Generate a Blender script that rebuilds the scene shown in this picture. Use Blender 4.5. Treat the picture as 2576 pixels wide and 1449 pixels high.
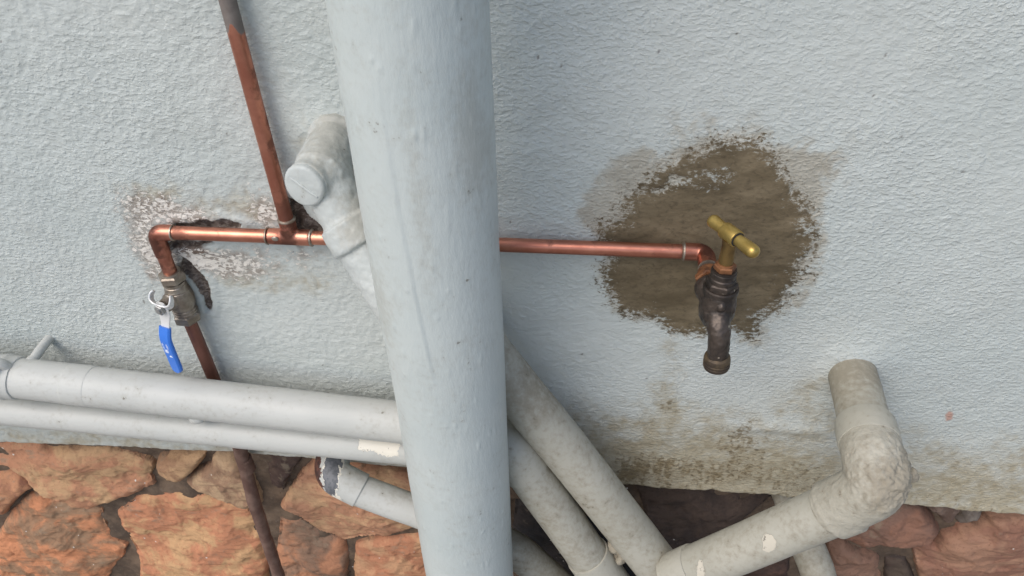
import bpy, math, random
import numpy as np
from mathutils import Vector, Matrix

random.seed(7)
for o in list(bpy.data.objects):
    bpy.data.objects.remove(o, do_unlink=True)
scene = bpy.context.scene
col = scene.collection

# ------------------------------------------------------------------ camera
PITCH, YAW, ROLL = map(math.radians, (39.0, 7.0, 1.7))
EYE = np.array((0.0, -0.64, 1.45))
FOC = 1900.0                                   # focal length in units of a 2576 wide picture
_f = np.array([-math.sin(YAW) * math.cos(PITCH), math.cos(YAW) * math.cos(PITCH), -math.sin(PITCH)])
_r0 = np.array([math.cos(YAW), math.sin(YAW), 0.0])
_u0 = np.cross(_r0, _f)
_R = _r0 * math.cos(ROLL) - _u0 * math.sin(ROLL)
_U = _u0 * math.cos(ROLL) + _r0 * math.sin(ROLL)
cam = bpy.data.cameras.new('camera')
cam.sensor_width = 36.0
cam.lens = 36.0 * FOC / 2576.0
cam.clip_start = 0.02
cam.clip_end = 300.0
cam_o = bpy.data.objects.new('camera', cam)
col.objects.link(cam_o)
M = Matrix.Identity(4)
for i in range(3):
    M[i][0], M[i][1], M[i][2], M[i][3] = _R[i], _U[i], -_f[i], EYE[i]
cam_o.matrix_world = M
scene.camera = cam_o

# ------------------------------------------------------------------ light
SUN_EL = math.radians(50)
SUN_AZ = math.atan2(-0.62, -0.80)              # the sun stands to the left in front of the wall
world = bpy.data.worlds.new('World')
scene.world = world
world.use_nodes = True
wn = world.node_tree.nodes
wl = world.node_tree.links
sky = wn.new('ShaderNodeTexSky')
sky.sky_type = 'NISHITA'
sky.sun_disc = False
sky.sun_elevation = SUN_EL
sky.sun_rotation = SUN_AZ
sky.dust_density = 2.6
sky.air_density = 1.0
bg = wn['Background']
bg.inputs['Strength'].default_value = 0.14
wl.new(sky.outputs['Color'], bg.inputs['Color'])
sun = bpy.data.lights.new('sun', 'SUN')
sun.energy = 1.0
sun.angle = math.radians(40)
sun.color = (1.0, 0.965, 0.92)
sun_o = bpy.data.objects.new('sun', sun)
col.objects.link(sun_o)
sd = Vector((math.sin(SUN_AZ) * math.cos(SUN_EL), math.cos(SUN_AZ) * math.cos(SUN_EL), math.sin(SUN_EL)))
sun_o.rotation_euler = sd.to_track_quat('Z', 'Y').to_euler()
vs = scene.view_settings
vs.view_transform = 'Standard'
vs.look = 'None'
vs.exposure = 0.47
vs.gamma = 1.0
vs.use_curve_mapping = False
scene.render.engine = 'CYCLES'


# ------------------------------------------------------------------ helpers
def at(px, py, d=0.0):
    """Point at the distance d in front of the wall plane (y = 0); px, py are sight lines measured on the photo."""
    v = _f * FOC + _R * (px - 1288.0) - _U * (py - 724.5)
    return EYE + v * ((-d - EYE[1]) / v[1])


def hash3(ix, iy, iz, s):
    h = (ix.astype(np.int64) * 374761393 + iy.astype(np.int64) * 668265263 + iz.astype(np.int64) * 2147483647 + s * 1274126177) & 0x7fffffff
    h = ((h ^ (h >> 13)) * 1274126177) & 0x7fffffff
    h = ((h ^ (h >> 16)) * 668265263) & 0x7fffffff
    return ((h ^ (h >> 15)) & 0xffff) / 65535.0


def vnoise(p, s=0):
    """value noise in [-1, 1], p is (n, 3)"""
    i = np.floor(p)
    f = p - i
    f = f * f * f * (f * (f * 6 - 15) + 10)
    i = i.astype(np.int64)
    out = 0
    for dx in (0, 1):
        wx = f[:, 0] if dx else 1 - f[:, 0]
        for dy in (0, 1):
            wy = f[:, 1] if dy else 1 - f[:, 1]
            for dz in (0, 1):
                wz = f[:, 2] if dz else 1 - f[:, 2]
                out = out + wx * wy * wz * hash3(i[:, 0] + dx, i[:, 1] + dy, i[:, 2] + dz, s)
    return out * 2 - 1


def fbm(p, octv=3, s=0, rough=0.5):
    a, o, t = 1.0, 0, 0
    for k in range(octv):
        o = o + a * vnoise(p * (2.03 ** k) + k * 17.3, s + k)
        t += a
        a *= rough
    return o / t


def sstep(a, b, x):
    t = np.clip((x - a) / (b - a), 0, 1)
    return t * t * (3 - 2 * t)


def unit(v):
    v = np.asarray(v, float)
    return v / (np.linalg.norm(v) + 1e-12)


class MB:
    """collects shapes for one mesh"""
    def __init__(self):
        self.v, self.f, self.n = [], [], 0

    def add(self, v, f):
        v = np.asarray(v, float).reshape(-1, 3)
        self.v.append(v)
        self.f += [tuple(i + self.n for i in q) for q in f]
        self.n += len(v)
        return self

    def sweep(self, pts, rad, seg=32, cap=True, up=None, flat=1.0, phase=0.0):
        pts = np.asarray(pts, float)
        n = len(pts)
        rad = np.full(n, rad, float) if np.isscalar(rad) else np.asarray(rad, float)
        T = np.zeros_like(pts)
        T[1:-1] = pts[2:] - pts[:-2]
        T[0] = pts[1] - pts[0]
        T[-1] = pts[-1] - pts[-2]
        for k in range(n):
            if np.linalg.norm(T[k]) < 1e-9:
                T[k] = T[k - 1]
            T[k] = unit(T[k])
        a = np.array(up, float) if up is not None else (np.array((0, 0, 1.0)) if abs(T[0][2]) < .8 else np.array((0, -1.0, 0)))
        u = unit(a - T[0] * (a @ T[0]))
        ang = np.arange(seg) * 2 * math.pi / seg + phase
        vs_, fs = [], []
        for k in range(n):
            u = unit(u - T[k] * (u @ T[k]))
            w = np.cross(T[k], u)
            vs_.append(pts[k] + rad[k] * (np.outer(np.cos(ang), u) + flat * np.outer(np.sin(ang), w)))
        for k in range(n - 1):
            for j in range(seg):
                j2 = (j + 1) % seg
                fs.append((k * seg + j, k * seg + j2, (k + 1) * seg + j2, (k + 1) * seg + j))
        if cap:
            fs.append(tuple(range(seg - 1, -1, -1)))
            fs.append(tuple((n - 1) * seg + j for j in range(seg)))
        return self.add(np.concatenate(vs_), fs)

    def lathe(self, base, axis, prof, seg=32, phase=0.0, up=None):
        """prof: list of (height along the axis, radius)"""
        base, axis = np.asarray(base, float), unit(axis)
        pts = [base + axis * h for h, r in prof]
        # keep the frame steady where two heights coincide
        v0 = self.n
        a = np.array(up, float) if up is not None else (np.array((0, 0, 1.0)) if abs(axis[2]) < .8 else np.array((0, -1.0, 0)))
        u = unit(a - axis * (a @ axis))
        w = np.cross(axis, u)
        ang = np.arange(seg) * 2 * math.pi / seg + phase
        vs_ = np.concatenate([p + r * (np.outer(np.cos(ang), u) + np.outer(np.sin(ang), w)) for p, (h, r) in zip(pts, prof)])
        n = len(prof)
        fs = [(k * seg + j, k * seg + (j + 1) % seg, (k + 1) * seg + (j + 1) % seg, (k + 1) * seg + j)
              for k in range(n - 1) for j in range(seg)]
        fs.append(tuple(range(seg - 1, -1, -1)))
        fs.append(tuple((n - 1) * seg + j for j in range(seg)))
        return self.add(vs_, fs)

    def hexnut(self, base, axis, h, r, phase=0.0, b=0.12):
        return self.lathe(base, axis, [(0, r * (1 - b)), (h * .16, r), (h * .84, r), (h, r * (1 - b))], 6, phase)

    def ball(self, c, r, n=14, m=20, scale=(1, 1, 1)):
        c = np.asarray(c, float)
        vs_, fs = [], []
        for i in range(n + 1):
            t = math.pi * i / n
            for j in range(m):
                a = 2 * math.pi * j / m
                vs_.append(c + r * np.array((math.sin(t) * math.cos(a) * scale[0], math.sin(t) * math.sin(a) * scale[1], math.cos(t) * scale[2])))
        for i in range(n):
            for j in range(m):
                fs.append((i * m + j, (i + 1) * m + j, (i + 1) * m + (j + 1) % m, i * m + (j + 1) % m))
        return self.add(vs_, fs)

    def lump(self, amp, scale, s=3, octv=3):
        """push the vertices about by noise (thick brushed paint, cast metal)"""
        v = np.concatenate(self.v)
        d = np.stack([fbm(v * scale + k * 31.7, octv, s + k * 7) for k in range(3)], 1)
        self.v = [v + d * amp]
        return self

    def mesh(self, name):
        me = bpy.data.meshes.new(name)
        me.from_pydata(np.concatenate(self.v).tolist(), [], self.f)
        me.validate()
        return me


def path(pts, fil=0.0, step=0.004):
    """polyline with rounded corners, resampled evenly"""
    pts = [np.asarray(p, float) for p in pts]
    if np.isscalar(fil):
        fil = [fil] * len(pts)
    out = [pts[0]]
    for k in range(1, len(pts) - 1):
        a, b, c = pts[k - 1], pts[k], pts[k + 1]
        d0, d1 = unit(a - b), unit(c - b)
        r = min(fil[k], .49 * np.linalg.norm(a - b), .49 * np.linalg.norm(c - b))
        if r < 1e-5:
            out.append(b)
            continue
        p0, p2 = b + d0 * r, b + d1 * r
        for t in np.linspace(0, 1, 15):
            out.append((1 - t) ** 2 * p0 + 2 * t * (1 - t) * b + t * t * p2)
    out.append(pts[-1])
    out = np.array(out)
    L = np.concatenate([[0], np.cumsum(np.linalg.norm(np.diff(out, axis=0), axis=1))])
    n = max(2, int(L[-1] / step))
    s = np.linspace(0, L[-1], n + 1)
    return np.stack([np.interp(s, L, out[:, i]) for i in range(3)], 1)


def link(name, me, mat, parent=None, sharp=38):
    o = bpy.data.objects.new(name, me)
    col.objects.link(o)
    if mat:
        me.materials.append(mat)
        if mat.name.endswith('_pipe_paint') and len(me.vertices):
            for nm in ('peel', 'bare', 'rust'):
                if nm not in me.attributes:
                    attr(me, nm, np.full(len(me.vertices), -5.0))
    if len(me.polygons):
        me.polygons.foreach_set('use_smooth', [True] * len(me.polygons))
        me.set_sharp_from_angle(angle=math.radians(sharp))
    if parent is not None:
        o.parent = parent
        root = parent
        while root.parent:
            root = root.parent
        if parent.type == 'EMPTY':
            o.matrix_parent_inverse = Matrix.Translation(-parent.location)
    return o


def thing(name, label, cat, loc, group=None):
    o = bpy.data.objects.new(name, None)
    o.empty_display_size = 0.05
    col.objects.link(o)
    o.location = loc
    tag(o, label, cat, group)
    return o


def tag(o, label, cat, group=None):
    o['label'] = label
    o['category'] = cat
    if group:
        o['group'] = group


def attr(me, name, val):
    a = me.attributes.new(name, 'FLOAT', 'POINT')
    a.data.foreach_set('value', np.asarray(val, np.float32))


def coords(me):
    a = np.empty(len(me.vertices) * 3)
    me.vertices.foreach_get('co', a)
    return a.reshape(-1, 3)


def poly_sd(x, z, poly):
    """signed distance to a polygon, positive inside"""
    poly = np.asarray(poly, float)
    best = np.full(len(x), 1e9)
    ins = np.zeros(len(x), bool)
    n = len(poly)
    for i in range(n):
        ax, az = poly[i]
        bx_, bz = poly[(i + 1) % n]
        ex, ez = bx_ - ax, bz - az
        t = np.clip(((x - ax) * ex + (z - az) * ez) / (ex * ex + ez * ez + 1e-15), 0, 1)
        best = np.minimum(best, np.hypot(x - ax - t * ex, z - az - t * ez))
        c = ((az > z) != (bz > z)) & (x < ex * (z - az) / (ez if abs(ez) > 1e-12 else 1e-12) + ax)
        ins ^= c
    return np.where(ins, best, -best)


def P2(pl, d=0.0):
    """measured outline -> (x, z) on the plane at the distance d from the wall"""
    return [(lambda q: (q[0], q[2]))(at(a, b, d)) for a, b in pl]


def remeshed(mb, voxel=0.0024, it=5):
    """weld overlapping shapes into one thickly painted skin"""
    me = mb.mesh('tmp')
    o = bpy.data.objects.new('tmp', me)
    col.objects.link(o)
    m = o.modifiers.new('r', 'REMESH')
    m.mode = 'VOXEL'
    m.voxel_size = voxel
    s = o.modifiers.new('s', 'SMOOTH')
    s.iterations = it
    s.factor = .6
    dg = bpy.context.evaluated_depsgraph_get()
    me2 = bpy.data.meshes.new_from_object(o.evaluated_get(dg))
    bpy.data.objects.remove(o, do_unlink=True)
    bpy.data.meshes.remove(me)
    return me2


def roughen(me, amp, scale, s=5, octv=3):
    v = coords(me)
    nr = np.empty(len(me.vertices) * 3)
    me.vertex_normals.foreach_get('vector', nr)
    v = v + nr.reshape(-1, 3) * (fbm(v * scale, octv, s) * amp)[:, None]
    me.vertices.foreach_set('co', v.ravel())
    me.update()


# ------------------------------------------------------------------ materials
class NT:
    def __init__(self, name):
        self.mat = bpy.data.materials.new(name)
        self.mat.use_nodes = True
        self.t = self.mat.node_tree
        self.b = self.t.nodes['Principled BSDF']
        self.tc = self.t.nodes.new('ShaderNodeTexCoord').outputs['Object']

    def n(self, k):
        return self.t.nodes.new(k)

    def put(self, sock, v):
        if hasattr(v, 'is_linked') or isinstance(v, bpy.types.NodeSocket):
            self.t.links.new(v, sock)
        else:
            sock.default_value = v

    def col(self, c):
        return (c[0], c[1], c[2], 1.0)

    def scale(self, s, vec=None):
        m = self.n('ShaderNodeMapping')
        self.put(m.inputs['Vector'], vec or self.tc)
        m.inputs['Scale'].default_value = s if not np.isscalar(s) else (s, s, s)
        return m.outputs[0]

    def noise(self, sc, det=3.0, ro=0.55, vec=None, dist=0.0):
        m = self.n('ShaderNodeTexNoise')
        self.put(m.inputs['Vector'], vec or self.tc)
        m.inputs['Scale'].default_value = sc
        m.inputs['Detail'].default_value = det
        m.inputs['Roughness'].default_value = ro
        m.inputs['Distortion'].default_value = dist
        return m.outputs['Fac']

    def voro(self, sc, vec=None, feat='F1', out='Distance', rnd=1.0):
        m = self.n('ShaderNodeTexVoronoi')
        m.feature = feat
        self.put(m.inputs['Vector'], vec or self.tc)
        m.inputs['Scale'].default_value = sc
        m.inputs['Randomness'].default_value = rnd
        return m.outputs[out]

    def step(self, v, a, b, lo=0.0, hi=1.0):
        m = self.n('ShaderNodeMapRange')
        m.interpolation_type = 'SMOOTHSTEP'
        self.put(m.inputs['Value'], v)
        m.inputs['From Min'].default_value = a
        m.inputs['From Max'].default_value = b
        m.inputs['To Min'].default_value = lo
        m.inputs['To Max'].default_value = hi
        return m.outputs[0]

    def lin(self, v, a, b, lo, hi):
        o = self.step(v, a, b, lo, hi)
        o.node.interpolation_type = 'LINEAR'
        return o

    def math(self, op, a, b=0.0, c=None):
        m = self.n('ShaderNodeMath')
        m.operation = op
        self.put(m.inputs[0], a)
        self.put(m.inputs[1], b)
        if c is not None:
            self.put(m.inputs[2], c)
        return m.outputs[0]

    def mix(self, f, a, b):
        m = self.n('ShaderNodeMix')
        m.data_type = 'RGBA'
        self.put(m.inputs['Factor'], f)
        self.put(m.inputs['A'], self.col(a) if isinstance(a, tuple) else a)
        self.put(m.inputs['B'], self.col(b) if isinstance(b, tuple) else b)
        return m.outputs['Result']

    def mul(self, a, b):
        m = self.n('ShaderNodeMix')
        m.data_type = 'RGBA'
        m.blend_type = 'MULTIPLY'
        m.inputs['Factor'].default_value = 1.0
        self.put(m.inputs['A'], self.col(a) if isinstance(a, tuple) else a)
        self.put(m.inputs['B'], self.col(b) if isinstance(b, tuple) else b)
        return m.outputs['Result']

    def attr(self, name, obj=False, out='Fac'):
        m = self.n('ShaderNodeAttribute')
        m.attribute_name = name
        if obj:
            m.attribute_type = 'OBJECT'
        return m.outputs[out]

    def bump(self, h, dist, st=1.0, prev=None):
        m = self.n('ShaderNodeBump')
        m.inputs['Strength'].default_value = st
        m.inputs['Distance'].default_value = dist
        self.put(m.inputs['Height'], h)
        if prev:
            self.put(m.inputs['Normal'], prev)
        return m.outputs[0]

    def done(self, color=None, rough=None, metal=None, normal=None, spec=None):
        if color is not None:
            self.put(self.b.inputs['Base Color'], self.col(color) if isinstance(color, tuple) else color)
        if rough is not None:
            self.put(self.b.inputs['Roughness'], rough)
        if metal is not None:
            self.put(self.b.inputs['Metallic'], metal)
        if normal is not None:
            self.put(self.b.inputs['Normal'], normal)
        if spec is not None:
            self.put(self.b.inputs['Specular IOR Level'], spec)
        return self.mat


def mat_wall():
    t = NT('wall_paint')
    c = t.attr('base_col', False, 'Color')
    e = t.noise(1, 4, .68, t.scale((150, 150, 225)), .5)
    mp = t.scale((215, 215, 330))
    mp.node.inputs['Rotation'].default_value = (0, .22, 0)
    g = t.step(t.noise(1, 2, .5, mp), .40, .74)
    e0 = t.math('SUBTRACT', e, .5)
    # flaking paint: pale undercoat in lace-like flecks on a dirty ground
    pe = t.attr('peel')
    flm = t.math('MULTIPLY', t.step(t.math('ADD', e, t.math('MULTIPLY', pe, .17)), .615, .64), t.step(pe, .12, .3))
    c = t.mix(flm, c, (.66, .63, .57))
    # mould and splash dirt
    mo = t.step(t.math('ADD', t.attr('mould'), t.math('MULTIPLY', e0, 2.6)), .42, 1.15, 0, .80)
    c = t.mix(mo, c, t.mix(t.step(e, .4, .7), (.205, .155, .078), (.095, .068, .034)))
    # fresh grey brown cement patch, its rim torn by the stucco
    e2 = t.noise(1, 3, .7, t.scale((420, 420, 620)))
    cem = t.math('ADD', t.attr('cement'), t.math('ADD', t.math('MULTIPLY', e0, 7.5), t.math('MULTIPLY', t.math('SUBTRACT', e2, .5), 3.4)))
    cm = t.step(cem, -.75, .85)
    cc = t.mix(t.step(e, .45, .75, 0, .7), t.attr('cement_col', False, 'Color'), (.065, .050, .030))
    c = t.mix(cm, c, cc)
    # broken plaster in the chased holes
    ho = t.step(t.math('ADD', t.attr('hole'), e0), .35, .55)
    c = t.mix(ho, c, t.mix(t.step(e, .42, .66), (.105, .078, .062), (.30, .25, .21)))
    gg = t.math('MULTIPLY', g, t.step(cm, 0, 1, .50, .12))
    gg = t.math('MULTIPLY', gg, t.attr('grain'))
    nb = t.bump(t.math('ADD', gg, t.math('ADD', t.math('MULTIPLY', e, .40), t.math('ADD', t.math('MULTIPLY', flm, .40), t.math('MULTIPLY', cm, .30)))), .0017, .70)
    r = t.math('ADD', .50, t.math('MULTIPLY', cm, .34))
    return t.done(c, r, 0.0, nb, .35)


def mat_paint(name, a, b, dirt_shade=(.36, .32, .235), damt=.35, dscale=16, streak=(1, 1, 1), rough=.42, bumpd=.0006, chips=True, under=(.74, .70, .60)):
    """old gloss paint on pipe: dirt film, brush marks, chipped spots"""
    t = NT(name)
    f = t.noise(140, 4, .62)
    c = t.mix(t.step(t.noise(9, 3), .35, .65), a, b)
    lo = t.noise(dscale, 5, .72)
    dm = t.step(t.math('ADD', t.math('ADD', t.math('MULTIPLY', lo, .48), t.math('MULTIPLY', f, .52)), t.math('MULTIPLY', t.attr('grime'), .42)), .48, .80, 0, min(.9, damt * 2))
    c = t.mix(dm, c, t.mix(f, dirt_shade, tuple(x * .60 for x in dirt_shade)))
    sp = t.math('MULTIPLY', t.step(f, .655, .70), t.step(lo, .5, .60))
    c = t.mix(t.math('MULTIPLY', sp, .65), c, (.11, .09, .06))
    h = t.noise(1, 3, .55, t.scale(tuple(120 * s_ for s_ in streak)))
    hh = t.math('MULTIPLY', h, 1.0)
    if chips:
        e = t.math('MULTIPLY', t.math('SUBTRACT', f, .5), 1.5 if name == 'white_pipe_paint' else .6)
        pk = t.step(t.math('ADD', t.attr('peel'), e), -.02, .03)
        c = t.mix(pk, c, t.mix(t.step(f, .62, .68), under, tuple(x * .32 for x in under)))
        bare = t.step(t.math('ADD', t.attr('bare'), e), -.02, .03)
        c = t.mix(bare, c, t.mix(t.step(f, .42, .58), (.095, .10, .108), (.15, .155, .165)))
        rust = t.step(t.math('ADD', t.attr('rust'), e), -.02, .03)
        c = t.mix(rust, c, t.mix(t.step(f, .42, .6), (.045, .022, .018), (.12, .05, .035)))
        hh = t.math('SUBTRACT', h, t.math('ADD', pk, bare))
    nb = t.bump(hh, bumpd, .8)
    return t.done(c, t.math('ADD', rough, t.math('MULTIPLY', dm, .35)), 0.0, nb, .4)


def mat_copper(name, a=(.60, .265, .180), b=(.43, .165, .110), dark=.25, rough=.34):
    t = NT(name)
    c = t.mix(t.step(t.noise(1, 4, .6, t.scale((22, 60, 22))), .35, .68), a, b)
    ta = t.step(t.math('ADD', t.noise(48, 5, .65), t.math('MULTIPLY', t.attr('tarnish'), .45)), .56, .72, 0, .9)
    c = t.mix(t.math('MULTIPLY', ta, .35 + dark), c, (.085, .045, .035))
    sm = t.step(t.math('ADD', t.attr('smear'), t.math('MULTIPLY', t.math('SUBTRACT', t.noise(60, 4, .6), .5), .8)), .35, .5)
    c = t.mix(sm, c, t.mix(t.noise(90, 3), (.105, .080, .068), (.24, .215, .195)))
    nb = t.bump(t.noise(1, 4, .6, t.scale((60, 160, 60))), .0005, .35)
    r = t.math('ADD', rough, t.math('ADD', t.math('MULTIPLY', ta, .25), t.math('MULTIPLY', sm, .3)))
    return t.done(c, r, t.math('SUBTRACT', .92, t.math('MULTIPLY', sm, .85)), nb)


def mat_metal(name, a, b, rough=.35, metal=.9, sc=60, speck=None, bumpd=.0004):
    t = NT(name)
    c = t.mix(t.step(t.noise(sc, 5, .6), .36, .66), a, b)
    if speck:
        c = t.mix(t.math('MULTIPLY', t.step(t.voro(95), .10, .13, 1, 0), t.step(t.noise(40, 2), .52, .56)), c, speck)
    nb = t.bump(t.noise(sc * 3, 4, .6), bumpd, .5)
    return t.done(c, t.math('ADD', rough, t.math('MULTIPLY', t.noise(sc * 2, 3), .2)), metal, nb)


def mat_stone():
    t = NT('sandstone')
    tint = t.attr('tint', True, 'Vector')
    tint2 = t.attr('tint2', True, 'Vector')
    off = t.n('ShaderNodeVectorMath')
    t.put(off.inputs[0], t.tc)
    rn = t.n('ShaderNodeObjectInfo').outputs['Random']
    cx = t.n('ShaderNodeCombineXYZ')
    t.put(cx.inputs[0], t.math('MULTIPLY', rn, 9.0))
    t.put(cx.inputs[1], t.math('MULTIPLY', rn, 5.0))
    t.put(off.inputs[1], cx.outputs[0])
    v = off.outputs[0]
    big = t.noise(15, 5, .62, v, .5)
    c = t.mix(t.step(big, .42, .56), tint, tint2)
    lay = t.noise(1, 6, .66, t.scale((38, 40, 85), v), .6)
    c = t.mix(t.step(lay, .50, .74, 0, .38), c, t.mul(tint2, (.60, .54, .52)))
    c = t.mix(t.step(t.math('ADD', big, t.math('MULTIPLY', lay, .5)), .84, .96, 0, .5), c, (.27, .22, .155))
    fine = t.noise(230, 3, .6, v)
    c = t.mix(t.step(fine, .52, .75, 0, .55), c, t.mul(c, (.55, .50, .46)))
    c = t.mix(t.step(t.math('ADD', t.attr('dirt'), t.math('MULTIPLY', t.math('SUBTRACT', lay, .5), 1.1)), .3, .85, 0, .85), c, (.050, .040, .036))
    fl = t.math('MULTIPLY', t.step(t.voro(58, v), .085, .11, 1, 0), t.step(big, .55, .58))
    c = t.mix(fl, c, (.66, .62, .56))
    nb = t.bump(t.math('ADD', lay, t.math('MULTIPLY', fine, .22)), .0034, .8)
    return t.done(c, .82, 0.0, nb, .25)


def mat_mortar():
    t = NT('old_mortar')
    c = t.mix(t.step(t.noise(22, 5, .65), .35, .68), (.085, .062, .046), (.165, .118, .082))
    c = t.mix(t.step(t.noise(150, 4, .6), .55, .75, 0, .6), c, (.19, .155, .125))
    fl = t.math('MULTIPLY', t.step(t.voro(75), .09, .12, 1, 0), t.step(t.noise(20, 2), .58, .61))
    c = t.mix(fl, c, (.60, .58, .55))
    return t.done(c, .9, 0.0, t.bump(t.noise(80, 6, .65), .003, .9), .2)


def mat_plain(name, c, rough=.5, metal=0.0, var=.12, sc=40, bumpd=.0003):
    t = NT(name)
    k = t.mix(t.noise(sc, 4), tuple(x * (1 - var) for x in c), tuple(min(1, x * (1 + var)) for x in c))
    return t.done(k, rough, metal, t.bump(t.noise(sc * 5, 3), bumpd, .5))


MAT = {
    'wall': mat_wall(),
    'soil': mat_paint('grey_pipe_paint', (.475, .526, .510), (.512, .556, .534), damt=.16, streak=(2.0, 2.0, .7), rough=.42, bumpd=.0006, chips=False),
    'fitting': mat_paint('thick_grey_paint', (.450, .482, .465), (.485, .510, .488), damt=.24, rough=.42, bumpd=.0012, chips=False),
    'waste': mat_paint('white_pipe_paint', (.472, .480, .448), (.512, .516, .480), damt=.30, streak=(.6, 1.5, 1.5), rough=.46, bumpd=.0005),
    'dirty': mat_paint('dirty_pipe_paint', (.365, .352, .292), (.405, .390, .326), dirt_shade=(.250, .205, .135), damt=.30, dscale=30, rough=.5, bumpd=.0009, under=(.54, .50, .41)),
    'lumpy': mat_paint('mortared_pipe_paint', (.370, .350, .285), (.410, .388, .320), dirt_shade=(.250, .202, .135), damt=.28, dscale=40, rough=.62, bumpd=.0030, chips=False),
    'copper': mat_copper('copper'),
    'copper_old': mat_copper('tarnished_copper', (.285, .135, .105), (.20, .095, .078), .35, .45),
    'copper_joint': mat_copper('heated_copper', (.58, .26, .18), (.30, .11, .075), .45, .36),
    'rusty': mat_metal('rusty_pipe', (.115, .062, .046), (.20, .125, .095), .62, .25, 45, None, .0012),
    'solder': mat_metal('solder', (.42, .38, .32), (.26, .20, .15), .34, .85, 90),
    'valve': mat_metal('nickel_valve', (.36, .32, .27), (.24, .20, .16), .34, .85, 70, None, .0005),
    'steel': mat_metal('zinc_steel', (.42, .42, .41), (.30, .30, .29), .36, .85, 80),
    'brass': mat_metal('old_brass', (.56, .40, .13), (.38, .26, .075), .30, .9, 60),
    'brass_dull': mat_metal('dull_brass', (.22, .145, .055), (.11, .070, .03), .46, .85, 60),
    'tap_body': mat_metal('dark_bronze', (.080, .062, .050), (.030, .025, .022), .34, .5, 50, (.42, .36, .28), .0012),
    'tap_neck': mat_metal('brown_bronze', (.26, .115, .050), (.11, .050, .028), .48, .5, 60),
    'tap_lip': mat_metal('verdigris_brass', (.125, .090, .052), (.055, .042, .032), .50, .5, 70, None, .0008),
    'blue': mat_plain('blue_vinyl', (.035, .17, .62), .36, 0, .10, 30, .0002),
    'white': mat_plain('white_print', (.80, .84, .88), .5, 0, .04),
    'bare_lever': mat_plain('bright_zinc', (.70, .70, .68), .38, .35, .08),
    'stone': mat_stone(),
    'mortar': mat_mortar(),
    'concrete': mat_plain('concrete_ground', (.30, .285, .26), .9, 0, .25, 6, .003),
    'black': mat_plain('black_gap', (.02, .018, .016), .8, 0, .2),
}

# ------------------------------------------------------------------ the ground
mb = MB().add([(-30, -40, 0), (30, -40, 0), (30, .06, 0), (-30, .06, 0)], [(0, 1, 2, 3)])
o = link('ground', mb.mesh('ground'), MAT['concrete'])
o['kind'] = 'structure'

# ------------------------------------------------------------------ rendered wall
EDGE = np.array([at(x, y, 0) for x, y in ((0, 1118), (300, 1128), (600, 1140), (1590, 1222), (1760, 1232), (2000, 1249), (2250, 1266), (2400, 1278), (2576, 1291))])


def edge_z(x):
    z = np.interp(x, EDGE[:, 0], EDGE[:, 2])
    q = np.stack([x * 60, x * 0, x * 0], 1)
    return z + fbm(q, 4, 77) * np.interp(x, [-.3, .0], [.0016, .0042])


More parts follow.
